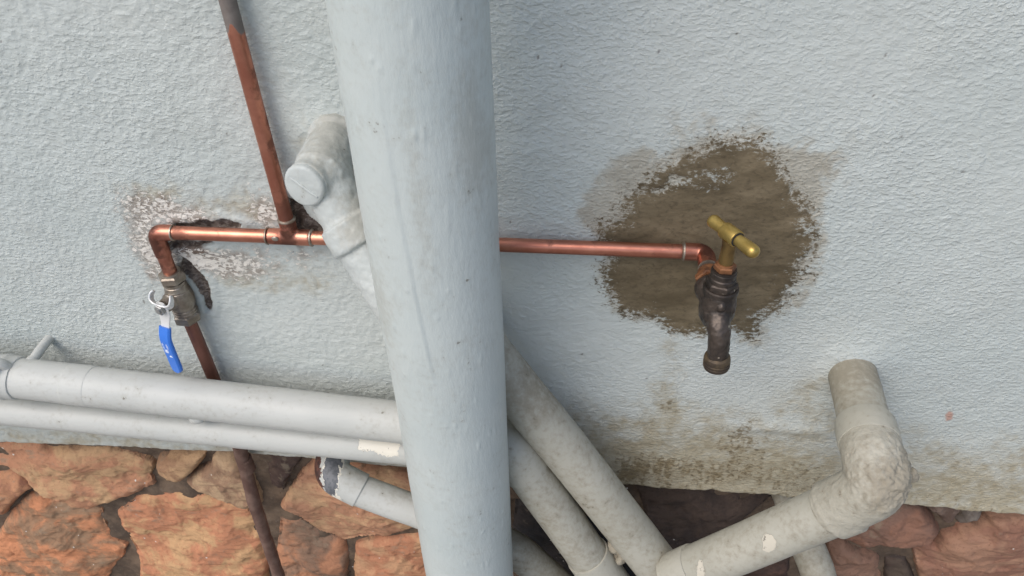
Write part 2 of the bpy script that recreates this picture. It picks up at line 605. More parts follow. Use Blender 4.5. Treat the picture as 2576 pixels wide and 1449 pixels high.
def build_wall():
    xs = np.concatenate([np.linspace(-3, -.95, 24), np.arange(-.93, .66, .0017), np.linspace(.68, 2.6, 24)])
    ts = np.concatenate([np.arange(0, .68, .0017), np.linspace(.70, 2.3, 24)])
    nx, nz = len(xs), len(ts)
    X, T = np.meshgrid(xs, ts)
    x = X.ravel()
    base = edge_z(x)
    t = T.ravel()
    z = base * np.exp(-t * 6) + .5945 * (1 - np.exp(-t * 6)) + t
    p = np.stack([x, np.zeros_like(x), z], 1)
    w = np.stack([fbm(p * 28, 2, 4), fbm(p * 28 + 9, 2, 5), 0 * x], 1)
    # the left is an even orange peel, the right has combed ledges
    side = sstep(-.28, .02, x + .05 * fbm(p * 8, 2, 8))
    peel = fbm(p * np.array((190, 1, 210)) + w[:, [0, 2, 1]] * 1.0, 2, 11)
    peel = np.sign(peel) * np.abs(peel) ** .8
    s = z * 92 + 1.6 * fbm(p * np.array((34, 1, 34)), 3, 21) + .9 * vnoise(p * np.array((95, 1, 80)), 23) + x * 14
    saw = s - np.floor(s)
    saw = np.where(saw < .82, saw / .82, (1 - saw) / .18)
    amp = sstep(-.25, .45, fbm(p * np.array((60, 1, 75)), 2, 31))
    ledge = (saw - .5) * amp + .55 * fbm(p * np.array((120, 1, 185)), 2, 37)
    h = .0006 * peel * (1 - .75 * side) + .0007 * ledge * side
    h += .0012 * fbm(p * 24, 3, 41) + .0030 * fbm(p * 5.5, 2, 43)
    wx_, wz_ = .014 * fbm(p * 26, 3, 55, .6), .012 * fbm(p * 26 + 5, 3, 56, .6)

    def sdp(pl):
        return poly_sd(x, z, P2(pl))

    def blob(px, py, rx, ry, rot=0.0):
        q = at(px, py)
        dx, dz = x + wx_ - q[0], z + wz_ - q[2]
        c_, s_ = math.cos(rot), math.sin(rot)
        return np.exp(-(((dx * c_ + dz * s_) / rx) ** 2 + ((-dx * s_ + dz * c_) / ry) ** 2))

    cement = sdp([(1690, 405), (1730, 385), (1800, 352), (1900, 350), (1950, 385), (2000, 440), (2058, 500), (2066, 600), (2050, 690), (2000, 765), (1930, 805),
                  (1905, 862), (1850, 835), (1760, 838), (1690, 832), (1650, 800), (1560, 782), (1525, 735), (1510, 670), (1545, 640), (1505, 600), (1500, 570), (1560, 552), (1572, 495), (1640, 450)])
    bare1 = sdp([(1690, 455), (1760, 440), (1840, 425), (1855, 450), (1800, 480), (1740, 470), (1660, 480)])
    cement = cement + .008 * fbm(p * np.array((38, 1, 55)), 4, 50, .6)
    cem = np.minimum(cement * 100, 3.2) - 2.6 * sstep(-.012, .006, bare1 + .010 * fbm(p * np.array((60, 1, 110)), 3, 51))
    right_wear = blob(2010, 560, .035, .085) + blob(1930, 760, .05, .035) + blob(1990, 640, .03, .06)
    cem = cem - 1.6 * np.clip(right_wear, 0, 1) * (.55 + .6 * fbm(p * 45, 2, 52))
    halo = .85 * blob(1610, 450, .050, .026, .6) + .85 * blob(2005, 440, .030, .042, -.5) + .45 * blob(1800, 310, .045, .020) + .6 * blob(1530, 530, .026, .026) + .4 * blob(1880, 862, .03, .016)
    halo += .50 * sstep(-.016, 0, cement)
    mould = .92 * blob(1740, 1178, .070, .020) + 1.0 * blob(1860, 1110, .03, .045) + .55 * blob(1990, 1185, .05, .028) + .8 * blob(1580, 1190, .04, .03) + .45 * blob(1680, 1000, .016, .08)
    mould += .42 * sstep(.075, .0, z - base) * sstep(-.1, .05, x)
    low = sstep(.24, .0, z - base)
    wash = .72 * low * sstep(-.14, .02, x) * (1 - .45 * sstep(.25, .48, x)) + .45 * low ** 2 + .42 * blob(1680, 960, .022, .10) + .35 * blob(2080, 1000, .05, .05)
    wash += .60 * blob(400, 490, .040, .026) + .35 * blob(560, 525, .06, .016) + .5 * blob(650, 530, .024, .034) + .42 * blob(600, 700, .06, .020) + .40 * blob(760, 700, .05, .022) + .35 * blob(830, 340, .05, .03)
    peelm = 1.0 * blob(430, 530, .040, .020, -.2) + .85 * blob(365, 610, .018, .050) + .85 * blob(545, 662, .058, .020, -.12) + .40 * blob(660, 680, .045, .014) + .85 * blob(672, 540, .020, .034) + .35 * blob(760, 650, .05, .012) + .7 * blob(455, 640, .03, .02)
    rag = .0035 * fbm(p * 75, 3, 61)
    hole = np.maximum.reduce([sdp(pl) for pl in (
        [(418, 576), (440, 562), (500, 558), (560, 553), (604, 566), (604, 590), (420, 590)],
        [(425, 600), (470, 604), (535, 610), (505, 622), (455, 628), (428, 632)],
        [(448, 640), (470, 652), (492, 672), (520, 708), (533, 752), (530, 782), (516, 786), (506, 752), (492, 730), (478, 706), (455, 690)],
        [(722, 500), (762, 508), (786, 545), (830, 590), (845, 610), (742, 596), (730, 545)],
        [(385, 575), (425, 560), (430, 600), (388, 612)])])
    hol = sstep(-.001, .0035, hole + rag)
    rim = sstep(.010, .002, np.abs(hole + rag + .003)) * (1 - hol)
    h = h * (1 - .55 * sstep(-.2, .6, cem)) - .008 * hol + .0018 * rim + hol * .003 * fbm(p * 110, 3, 63)
    # trowelled cement: thin skin with drag marks
    ins = sstep(-.3, .8, cem)
    h += ins * (.0018 + .0012 * fbm(p * np.array((34, 1, 90)) + .6 * fbm(p * 18, 2, 72)[:, None], 3, 71))
    # plaster swells round the stub pipe, bruise below it
    h += .006 * blob(2140, 930, .034, .034) + .004 * blob(1985, 1075, .07, .012, .05) + .006 * blob(822, 335, .036, .030)
    h += .0025 * sstep(.02, 0, z - base) * sstep(0.0, .2, x)
    # paint, dirt and stains as they lie on the wall
    def L(m, a, b):
        b = np.asarray(b)
        return a + (b - a) * np.clip(m, 0, 1)[:, None]
    n5, n40, n110 = fbm(p * 5, 3, 81), fbm(p * 42, 4, 82, .62), fbm(p * 120, 3, 83, .6)
    pit = sstep(.3, -.7, peel * (1 - side) + (saw - .5) * 1.6 * side)
    cb = L(.5 + 1.2 * n5, np.full((len(x), 3), (.472, .512, .490)), (.518, .548, .520))
    cb = L(.16 * sstep(.0, .5, n40), cb, (.44, .455, .42))
    film = sstep(.20, .0, z - base) * sstep(-.16, .02, x) + .45 * sstep(.10, 0, z - base)
    cb = L(.55 * np.clip(film, 0, 1) * (1 + .35 * n40 + .2 * n110), cb, (.405, .372, .288))
    wm = sstep(.12, 1.0, wash + .42 * n40 + .22 * n110 + .14 * pit) * sstep(.02, .28, wash)
    cb = L(wm * .92, cb, L(.5 + n110, np.full((len(x), 3), (.405, .365, .265)), (.315, .270, .180)))
    hm = sstep(.18, .85, halo + .55 * n40 + .35 * n110 + .15 * pit) * sstep(.05, .35, halo)
    cb = L(hm * .60, cb, L(.5 + n40, np.full((len(x), 3), (.420, .370, .280)), (.270, .222, .150)))
    stv = fbm(p * np.array((190, 1, 62)), 4, 84, .7)
    mm = (mould * .85 + .9 * stv + .15 * n40) * sstep(.08, .4, mould)
    pm = sstep(.15, .85, peelm + .5 * n40 + .4 * n110) * sstep(.04, .25, peelm)
    cb = L(pm * .86, cb, L(.5 + n40, np.full((len(x), 3), (.365, .330, .285)), (.250, .212, .178)))
    soot = .9 * blob(420, 590, .022, .022) + .8 * blob(470, 612, .035, .012) + .7 * blob(740, 590, .02, .02) + .5 * blob(560, 565, .04, .010)
    cb = L(sstep(.25, .8, soot + .5 * n40 + .3 * n110) * .85 * sstep(.05, .3, soot), cb, (.125, .085, .062))
    red = poly_sd(x, z, P2([(2376, 1046), (2386, 1036), (2400, 1040), (2396, 1056), (2382, 1058)])) + .002 * n110
    cb = L(sstep(-.0005, .001, red) * .8, cb, (.42, .22, .16))
    rs_ = np.random.RandomState(11)
    for _ in range(50):
        qx, qz, qr = rs_.uniform(-.75, .6), rs_.uniform(.6, 1.24), rs_.uniform(.0008, .0016)
        near = np.nonzero((np.abs(x - qx) < .006) & (np.abs(z - qz) < .006))[0]
        mk = sstep(qr * 1.3, qr * .6, np.hypot((x[near] - qx), (z[near] - qz) * rs_.uniform(.5, 1.6)))
        cb[near] = cb[near] + (np.array((.10, .08, .065)) - cb[near]) * (mk * .8)[:, None]
    cc = L(.48 + .75 * fbm(p * np.array((24, 1, 62)) + .5 * fbm(p * 20, 2, 87)[:, None], 4, 86, .6), np.full((len(x), 3), (.088, .067, .037)), (.190, .150, .093))
    grain = .50 + .75 * sstep(-.35, .35, fbm(p * 4.5, 3, 95) + .25 * side - .05)
    y = -h
    # round the lower arris
    y = y + np.where(t < .004, (.004 - t) ** 2 / .004 * .8, 0)
    V = np.stack([x, y, z], 1)
    under = []
    for k, yy in enumerate((.012, .085)):
        xx = xs
        zz = edge_z(xx) + .001 + .003 * k
        under.append(np.stack([xx, np.full(nx, yy), zz], 1))
    V = np.concatenate(under[::-1] + [V])
    n_und = 2 * nx
    R_ = nz + 2
    idx = np.arange(R_ * nx).reshape(R_, nx)
    F = np.stack([idx[:-1, :-1], idx[:-1, 1:], idx[1:, 1:], idx[1:, :-1]], -1).reshape(-1, 4)
    me = bpy.data.meshes.new('plaster_wall')
    me.vertices.add(len(V))
    me.vertices.foreach_set('co', V.ravel())
    me.loops.add(F.size)
    me.loops.foreach_set('vertex_index', F.ravel().astype(np.int32))
    me.polygons.add(len(F))
    me.polygons.foreach_set('loop_start', np.arange(0, F.size, 4, dtype=np.int32))
    me.update(calc_edges=True)
    me.validate()
    pad = np.zeros(n_und)
    for nm, val in (('cement', cem), ('peel', peelm + .25 * n40), ('hole', hol), ('mould', mm), ('grain', grain)):
        attr(me, nm, np.concatenate([pad - (5 if nm == 'cement' else 0), val]))
    for nm, val in (('base_col', cb), ('cement_col', cc)):
        a = me.attributes.new(nm, 'FLOAT_COLOR', 'POINT')
        full = np.ones((len(V), 4), np.float32)
        full[:n_und, :3] = (.25, .22, .17)
        full[n_und:, :3] = val
        a.data.foreach_set('color', full.ravel())
    return me


o = link('plaster_wall', build_wall(), MAT['wall'], sharp=180)
tag(o, 'pale grey textured plaster wall above the rough stones', 'wall')

# ------------------------------------------------------------------ stone wall
SW = thing('stone_wall', 'wall of rough orange brown stones below the grey plaster', 'wall', (0, .05, 0))
xs = np.concatenate([np.linspace(-3, -1.1, 8), np.arange(-1.08, .76, .006), np.linspace(.8, 2.6, 8)])
zs = np.arange(-.02, .66, .006)
X, Z = np.meshgrid(xs, zs)
p = np.stack([X.ravel(), 0 * X.ravel(), Z.ravel()], 1)
y = .048 - .009 * fbm(p * 24, 4, 91)
idx = np.arange(X.size).reshape(X.shape)
F = np.stack([idx[:-1, :-1], idx[:-1, 1:], idx[1:, 1:], idx[1:, :-1]], -1).reshape(-1, 4)
mb = MB().add(np.stack([p[:, 0], y, p[:, 2]], 1), [tuple(q) for q in F.tolist()])
link('mortar_bed', mb.mesh('mortar_bed'), MAT['mortar'], SW, 180)


def make_stone(poly, tint, tint2, seed, front=.018, H=.030, facets=5, steep=.22, dirt_shade=0.0, cellsize=.0025):
    front += .008
    rs = np.random.RandomState(seed)
    poly = np.asarray(poly, float)
    c = poly.mean(0)
    lo, hi = poly.min(0) - .004, poly.max(0) + .004
    gx, gz = np.arange(lo[0], hi[0], cellsize), np.arange(lo[1], hi[1], cellsize)
    X, Z = np.meshgrid(gx, gz)
    x, z = X.ravel(), Z.ravel()
    q = np.stack([x, np.full(len(x), seed * 1.7), z], 1)
    sd = poly_sd(x, z, poly) + .0036 * fbm(q * 48, 3, seed, .6)
    ext = np.ptp(poly, axis=0) * .28
    d = np.stack([x, z], 1) - c
    pl = [(rs.uniform(-.05, .05), rs.uniform(-.05, .05), .002)]
    for _ in range(facets):                    # broken faces, each leaning its own way
        a_, b_ = rs.uniform(-steep, steep), rs.uniform(-steep, steep * .6)
        pl.append((a_, b_, -a_ * rs.uniform(-1, 1) * ext[0] - b_ * rs.uniform(-1, 1) * ext[1] + rs.uniform(.001, .009)))
    fac = np.min([a * d[:, 0] + b * d[:, 1] + o_ for a, b, o_ in pl], 0)
    rough = .0034 * fbm(q * np.array((30, 1, 44)), 4, seed + 5, .6)
    ter = fbm(q * np.array((13, 1, 26)) + .4 * fbm(q * 40, 2, seed + 3)[:, None], 2, seed + 9) * 4
    ter = (np.floor(ter) + sstep(.82, 1, ter - np.floor(ter))) * .0022
    prof = np.where(sd > 0, 1 - np.exp(-np.maximum(sd, 0) / .0030), sd / .0030)
    y = front + H - H * prof - (np.maximum(fac, -.014) + rough + ter) * sstep(0, .006, sd)
    keep = (sd > -.0032).reshape(X.shape)
    idx = np.arange(X.size).reshape(X.shape)
    ok = keep[:-1, :-1] & keep[:-1, 1:] & keep[1:, 1:] & keep[1:, :-1]
    F = np.stack([idx[:-1, :-1], idx[:-1, 1:], idx[1:, 1:], idx[1:, :-1]], -1)[ok]
    used, inv = np.unique(F, return_inverse=True)
    F = inv.reshape(-1, 4)
    V = np.stack([x, y, z], 1)[used]
    me = bpy.data.meshes.new('stone')
    me.from_pydata(V.tolist(), [], F.tolist())
    attr(me, 'dirt', (dirt_shade + .55 * np.exp(-np.maximum(sd, 0) / .006))[used])  # darker stone rims, plus the shade painted into the dark stones
    o = link('stone', me, MAT['stone'], SW, 50)
    g_ = lambda c: tuple((1.14 if c[0] > .39 else .92 if c[0] > .2 else .75) * (.82 * k + .18 * sum(c) / 3) for k in c)
    o['tint'] = g_(tint)
    o['tint2'] = g_(tint2)
    return o


def c4(pl):    # outlines measured on enlargements of the photo
    return [(.25 * a, 1094.8 + .25 * b) for a, b in pl]


def c5(pl):
    return [(1996 + .225 * a, 1191 + .225 * b) for a, b in pl]


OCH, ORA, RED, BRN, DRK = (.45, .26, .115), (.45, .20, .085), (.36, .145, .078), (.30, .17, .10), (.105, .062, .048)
GAP_SHADE = (.045, .043, .046)  # gap shade behind the sloping pipes, put into the stone colour
stones = [
    (c4([(-180, 190), (0, 180), (110, 145), (330, 190), (400, 235), (750, 230), (1000, 262), (1230, 312), (1380, 380), (1462, 440), (1440, 540), (1485, 640), (1300, 710), (1050, 770), (870, 815), (700, 790), (480, 700), (260, 590), (100, 485), (0, 420), (-180, 400)]), OCH, (.42, .185, .085), {}),
    (c4([(-200, 480), (80, 495), (200, 565), (290, 640), (200, 665), (60, 800), (0, 900), (-200, 900)]), RED, ORA, {}),
    (c4([(10, 880), (150, 745), (260, 700), (420, 765), (560, 765), (800, 825), (950, 880), (985, 1000), (1060, 1150), (1195, 1250), (1190, 1340), (1110, 1420), (1000, 1600), (400, 1660), (-120, 1600), (-110, 1100)]), (.52, .195, .070), (.36, .20, .10), {'steep': .34}),
    (c4([(1482, 420), (1520, 360), (1620, 292), (1800, 288), (2060, 275), (1990, 360), (1930, 440), (1860, 505), (1780, 550), (1640, 525), (1530, 485)]), (.45, .265, .12), (.36, .19, .09), {}),
    (c4([(1800, 590), (1880, 500), (1960, 440), (2050, 405), (2090, 278), (2300, 300), (2420, 350), (2500, 520), (2600, 800), (2420, 822), (2250, 725), (2120, 695), (1920, 660), (1840, 620)]), (.42, .27, .14), (.33, .185, .10), {'front': .014}),
    (c4([(1070, 900), (1130, 860), (1210, 795), (1310, 735), (1500, 720), (1800, 715), (2000, 740), (2200, 790), (2400, 850), (2520, 940), (2600, 1100), (2660, 1400), (2660, 1640), (2000, 1700), (1340, 1640), (1320, 1340), (1230, 1200), (1150, 1060)]), (.50, .28, .115), (.46, .18, .075), {'steep': .26}),
    ([(692, 1300), (735, 1230), (790, 1168), (900, 1178), (1075, 1235), (1085, 1345), (1000, 1367), (860, 1388), (790, 1362), (740, 1330)], (.47, .27, .125), (.40, .185, .09), {'front': .012, 'steep': .3}),
    ([(690, 1336), (745, 1340), (800, 1372), (862, 1396), (872, 1440), (860, 1520), (690, 1520), (680, 1420)], (.40, .17, .075), BRN, {}),
    ([(884, 1402), (960, 1386), (1090, 1370), (1180, 1372), (1200, 1500), (1040, 1530), (890, 1500), (876, 1440)], (.46, .24, .11), (.40, .16, .07), {}),
    ([(650, 1150), (770, 1158), (725, 1225), (690, 1285), (668, 1270), (648, 1200)], (.15, .095, .065), DRK, {'front': .026, 'H': .022, 'dirt': .25}),  # dark band beside the tube: its shade is put into the tint
    ([(1585, 1228), (1720, 1232), (1850, 1246), (1945, 1258), (1962, 1285), (1880, 1345), (1800, 1400), (1690, 1452), (1650, 1400), (1610, 1300)], (.115, .076, .056), (.075, .052, .042), {'front': .018, 'H': .034, 'dirt': .12}),  # tint takes in the shade of pipes and overhang, besides wet grime
    ([(1700, 1460), (1800, 1415), (1900, 1362), (1975, 1330), (2000, 1400), (2000, 1520), (1700, 1540)], (.20, .105, .07), DRK, {'front': .025, 'dirt': .1}),  # shade under the pipes is in this darker tint as well
    ([(1310, 1160), (1400, 1172), (1560, 1225), (1590, 1300), (1500, 1330), (1380, 1270), (1300, 1230)], (.085, .062, .056), GAP_SHADE, {'front': .024, 'H': .02, 'dirt': .3}),  # stands in for a dark gap, its shade painted as stone colour
    ([(1290, 1260), (1380, 1290), (1500, 1345), (1600, 1320), (1660, 1450), (1600, 1540), (1280, 1540)], GAP_SHADE, (.065, .055, .052), {'front': .024, 'H': .02, 'dirt': .3}),  # gap between the sloping pipes, filled by a stone in shade colour
    (c5([(400, 800), (700, 620), (1000, 480), (1060, 455), (1300, 488), (1450, 500), (1560, 570), (1660, 680), (1692, 760), (1580, 850), (1300, 888), (1000, 900), (810, 955), (640, 900), (460, 840)]), (.31, .145, .085), (.25, .130, .085), {'front': .012}),
    (c5([(1500, 505), (1700, 480), (1900, 475), (1965, 550), (1870, 690), (1760, 725), (1680, 650)]), (.24, .16, .115), (.18, .11, .08), {'front': .026, 'H': .03}),
    (c5([(1870, 770), (1900, 735), (2030, 725), (2190, 650), (2230, 566), (2400, 550), (2900, 560), (2900, 1400), (1480, 1400), (1400, 1100), (1340, 905), (1560, 872), (1630, 930), (1720, 830)]), (.385, .195, .110), (.30, .135, .080), {'front': .012}),
    (c5([(1880, 700), (1990, 565), (2150, 482), (2215, 560), (2170, 640), (2010, 712)]), (.25, .215, .18), (.20, .16, .13), {'front': .022, 'H': .03}),
    (c5([(420, 930), (600, 912), (720, 965), (900, 1020), (1015, 1055), (1040, 1400), (440, 1400), (400, 1100)]), (.32, .165, .100), (.27, .145, .09), {}),
    (c5([(1060, 1120), (1200, 1090), (1320, 1110), (1400, 1300), (1440, 1400), (1070, 1400)]), (.12, .085, .06), DRK, {'front': .024, 'H': .02, 'dirt': .2}),  # fills the dark gap, the gap's shade put into its tint
]
cover = []
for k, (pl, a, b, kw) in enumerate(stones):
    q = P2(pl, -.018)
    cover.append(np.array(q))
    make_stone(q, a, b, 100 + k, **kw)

# the courses that go on outside the picture: clipped cells round jittered seeds
rs = np.random.RandomState(5)
seeds = []
for j in range(5):
    for i in range(30):
        seeds.append((-2.6 + i * .175 + (j % 2) * .085 + rs.uniform(-.04, .04), .04 + j * .128 + rs.uniform(-.025, .025)))
seeds = np.array(seeds)


def cell(i):
    c = seeds[i]
    pl = [(c[0] - .2, max(.0, c[1] - .2)), (c[0] + .2, max(.0, c[1] - .2)), (c[0] + .2, min(.585, c[1] + .2)), (c[0] - .2, min(.585, c[1] + .2))]
    for j in np.argsort(((seeds - c) ** 2).sum(1))[1:14]:
        d = seeds[j] - c
        m = c + d * .5 - unit(d) * .007
        new = []
        for a in range(len(pl)):
            p0, p1 = np.array(pl[a]), np.array(pl[(a + 1) % len(pl)])
            s0, s1 = (p0 - m) @ d, (p1 - m) @ d
            if s0 <= 0:
                new.append(tuple(p0))
            if s0 * s1 < 0:
                new.append(tuple(p0 + (p1 - p0) * s0 / (s0 - s1)))
        pl = new
        if len(pl) < 3:
            return None
    return pl


pal = [(OCH, ORA), (ORA, RED), (BRN, OCH), (RED, BRN), ((.42, .25, .12), BRN)]
hand = np.concatenate(cover)
for i in range(len(seeds)):
    pl = cell(i)
    if pl is None:
        continue
    q = np.array(pl)
    c = q.mean(0)
    tst = np.concatenate([q, c[None], (q + c) / 2])
    if any((poly_sd(tst[:, 0], tst[:, 1], pg) > -.004).any() for pg in cover):
        continue
    if -.86 < c[0] < .58 and c[1] > .40:
        continue
    a, b = pal[rs.randint(5)]
    make_stone(pl, a, b, 300 + i, cellsize=.007)

# ------------------------------------------------------------------ soil stack
SX, SD, SR = -.1275, .13, .055
SP = thing('soil_pipe', 'wide grey painted vertical soil pipe standing in front of the wall', 'pipe', (SX, -SD, 0))
mb = MB()
zz = np.concatenate([np.arange(0, .45, .02), np.arange(.45, 1.45, .0018), np.arange(1.46, 2.9, .03)])
seg = 224
ang = np.arange(seg) * 2 * math.pi / seg
A, Zg = np.meshgrid(ang, zz)
nx_, ny_ = np.sin(A), -np.cos(A)               # angle 0 faces out from the wall, positive to the right
q = np.stack([nx_.ravel() * SR, ny_.ravel() * SR, Zg.ravel()], 1)
Aw = (A + math.pi) % (2 * math.pi) - math.pi
crease = np.interp(Zg, [.98, 1.05, 1.15, 1.24], [-.02, -.12, -.20, -.24])
sad = sstep(.05, -.02, Aw - crease) * sstep(-2.6, -1.2, Aw) * sstep(.955, 1.0, Zg) * sstep(1.28, 1.16, Zg)
rr = SR + .0010 * sad + (.00022 * fbm(q * np.array((70, 70, 26)), 3, 12) + .0007 * fbm(q * 12, 2, 14)).reshape(A.shape)
ridge = np.exp(-((Aw - crease) / .02) ** 2) * sstep(.96, 1.0, Zg) * sstep(1.12, 1.05, Zg)
rr = rr + .0005 * ridge
rs3 = np.random.RandomState(21)
for _ in range(110):                           # runs and nibs in the old paint
    a_, z_, l_ = rs3.uniform(-1.5, 1.6), rs3.uniform(.5, 1.3), rs3.uniform(.0016, .0060)
    sel = (np.abs(Zg - z_) < .02) & (np.abs(Aw - a_) < .15)
    rr[sel] += rs3.uniform(.0003, .0008) * np.exp(-((Aw[sel] - a_) / .030) ** 2 - ((Zg[sel] - z_) / l_) ** 2)
V = np.stack([SX + rr * nx_, -SD + rr * ny_, Zg], -1).reshape(-1, 3)
nz_ = len(zz)
idx = np.arange(nz_ * seg).reshape(nz_, seg)
F = np.stack([idx[:-1], np.roll(idx[:-1], -1, 1), np.roll(idx[1:], -1, 1), idx[1:]], -1).reshape(-1, 4)
mb.add(V, [tuple(f) for f in F.tolist()])
me = mb.mesh('pipe_barrel')
v = coords(me)
ga, gz_ = Aw.ravel(), Zg.ravel()
attr(me, 'grime', (.5 * np.exp(-((ga - .9) / .35) ** 2 - ((gz_ - 1.20) / .06) ** 2) + .45 * np.exp(-((ga + .9) / .4) ** 2 - ((gz_ - 1.03) / .05) ** 2) + .4 * np.exp(-((ga - .1) / .15) ** 2 - ((gz_ - 1.16) / .10) ** 2) + .25 * fbm(v * np.array((9, 9, 4)), 3, 6))[:len(v)])
link('pipe_barrel', me, MAT['soil'], SP, 180)

# branch with its access plug, buried under many coats of paint
mb = MB()
ax = -.2445
mb.sweep(path([(ax, .03, 1.1045), (ax, -.03, 1.1045), (ax - .001, -.062, 1.101)]), .0245, 40)
mb.sweep(path([(ax, .012, 1.105), (ax, -.010, 1.1045)]), [.0295] * 2 + [.0285] * 4, 40)
mb.ball((ax + .002, -.055, 1.096), .0262, 18, 28)
plug_ax = unit((-.20, -1.0, .10))
bc = np.array((ax - .003, -.058, 1.0985))
mb.lathe(bc, plug_ax, [(0, .0222), (.012, .0222), (.0125, .0212), (.020, .0212), (.022, .0205)], 40)
mb.sweep(path([(ax + .004, -.056, 1.092), (-.219, -.074, 1.050), (-.178, -.104, .992), (-.128, -.13, .925)], .03), .0245, 40)
mb.lathe((-.2235, -.0710, 1.0590), unit((.041, -.030, -.058)), [(0, .0262), (.001, .0282), (.026, .0282), (.0275, .0262)], 40)
me = remeshed(mb, .0016, 3)
roughen(me, .0014, 46, 8, 3)
roughen(me, .0007, 150, 9, 2)
v = coords(me)
attr(me, 'grime', 1.1 * np.exp(-(((v[:, 0] + .235) / .03) ** 2 + ((v[:, 2] - 1.145) / .03) ** 2)) + .8 * np.exp(-(((v[:, 0] + .205) / .02) ** 2 + ((v[:, 2] - 1.07) / .02) ** 2)))
br = link('branch_fitting', me, MAT['fitting'], SP, 180)
mb = MB().lathe(bc, plug_ax, [(.020, .0195), (.0245, .0198), (.0265, .0186), (.0272, .0165), (.0274, .010), (.0274, .001)], 44)
tx = unit(np.cross(plug_ax, (.55, 0, .83)))
pc = bc + plug_ax * .0272
mb.sweep([pc - tx * .0155, pc - tx * .008, pc, pc + tx * .008, pc + tx * .0155], [.0012, .0017, .0018, .0016, .0012], 12)
mb.lump(.0009, 90, 4)
link('access_plug', mb.mesh('access_plug'), MAT['fitting'], br, 60)

# ------------------------------------------------------------------ copper pipework
CD = .014
CW = thing('copper_pipework', 'bright copper pipe run with elbow, tee and riser along the wall', 'pipe', (-.31, -CD, .99))
RX = -.3105
LX = -.4628
cz0, cz1 = .9936, .9972
TX = .1194


def cz(x):
    return cz0 + (cz1 - cz0) * (x - LX) / (TX - LX)


def pipe_obj(name, pts, r, mat, parent, fil=0.0, seg=32, step=.004, fields=None):
    mb = MB().sweep(path(pts, fil, step), r, seg)
    me = mb.mesh(name)
    if fields:
        v = coords(me)
        for nm, fn in fields.items():
            attr(me, nm, fn(v[:, 0], v[:, 1], v[:, 2]))
    return link(name, me, mat, parent)


joint_t = lambda x, y, z: .35 * np.exp(-((x - RX) / .03) ** 2) + .6 * np.exp(-((x - LX) / .04) ** 2) + .5 * np.exp(-((x - TX) / .03) ** 2)
pipe_obj('horizontal_pipe', [(LX + .006, -CD, cz(LX)), (RX, -CD, cz(RX)), (TX - .004, -CD, cz(TX))], .0075, MAT['copper'], CW, 0, 40, .003, {'tarnish': joint_t})
pipe_obj('riser_pipe', [(RX, -CD, cz(RX)), (RX - .002, -CD, 1.12), (RX - .005, -CD - .001, 1.45)], .0075, MAT['copper'], CW, .02, 40, .003,
         {'tarnish': lambda x, y, z: .9 * np.exp(-((z - 1.02) / .02) ** 2) + .25 * np.exp(-((x - RX - .006) / .003) ** 2),
          'smear': lambda x, y, z: 1.1 * sstep(1.195, 1.235, z) - .9 * np.exp(-((z - 1.212) / .014) ** 2 - ((x - RX + .002) / .003) ** 2) + .5 * np.exp(-((z - 1.19) / .012) ** 2 - ((x - RX + .006) / .002) ** 2)})
# left elbow: a bend with two sockets
e0 = np.array((LX, -CD, cz(LX)))
el = pipe_obj('elbow', [e0 + (.021, 0, 0), e0, e0 + (0, 0, -.030)], .0087, MAT['copper_joint'], CW, .012, 40, .0015, {'tarnish': lambda x, y, z: .5 * np.exp(-((x - LX) / .008) ** 2)})
mb = MB().lathe(e0 + (.0205, 0, 0), (1, 0, 0), [(0, .0080), (.0003, .0091), (.0014, .0091), (.0020, .0078)], 32)
link('solder_ring', mb.mesh('solder_ring'), MAT['solder'], el)
pipe_obj('short_drop', [(LX, -CD, cz(LX) - .024), (LX, -CD, .930)], .0076, MAT['copper_joint'], CW, 0, 32, .003, {'tarnish': lambda x, y, z: .3 * np.exp(-((z - .94) / .012) ** 2)})
# tee
mb = MB()
tz = cz(RX)
mb.sweep(path([(RX - .024, -CD, tz), (RX + .022, -CD, tz)], 0, .002), .0088, 40)
mb.sweep(path([(RX, -CD, tz), (RX - .0004, -CD, tz + .022)], 0, .002), .0087, 40)
me = remeshed(mb, .0011, 3)
v = coords(me)
attr(me, 'tarnish', .55 * np.exp(-((v[:, 0] - RX) / .010) ** 2))
tee = link('tee', me, MAT['copper_joint'], CW, 60)
for b_, a_ in (((RX - .0245, -CD, tz), (-1, 0, 0)), ((RX + .0215, -CD, tz), (1, 0, 0)), ((RX, -CD, tz + .0215), (0, 0, 1))):
    mb = MB().lathe(b_, a_, [(0, .0082), (.0004, .0094), (.0018, .0093), (.0028, .0078)], 32).lump(.0003, 300, 3)
    link('solder_ring', mb.mesh('solder_ring'), MAT['solder'], tee)
mb = MB().ball((RX - .014, -CD - .0086, tz + .003), .0030, 8, 12, (1.3, .45, 1))
link('solder_blob', mb.mesh('solder_blob'), MAT['solder'], tee)
# elbow that turns out of the wall to the tap
t0 = np.array((TX, -CD, cz(TX)))
el2 = pipe_obj('outlet_elbow', [t0 + (-.021, 0, 0), t0, t0 + (0, -.026, 0)], .0090, MAT['copper_joint'], CW, .012, 40, .0015, {'tarnish': lambda x, y, z: .6 * np.exp(-((x - TX) / .006) ** 2)})
mb = MB().lathe(t0 + (-.0205, 0, 0), (-1, 0, 0), [(0, .0084), (.0004, .0096), (.0022, .0094), (.0032, .0078)], 32).lump(.0003, 300, 3)
link('solder_ring', mb.mesh('solder_ring'), MAT['solder'], el2)
mb = MB().lathe(t0 + (0, -.0255, 0), (0, -1, 0), [(0, .0088), (.0003, .0097), (.0012, .0097), (.0016, .0086)], 32)
link('solder_ring', mb.mesh('solder_ring'), MAT['solder'], el2)

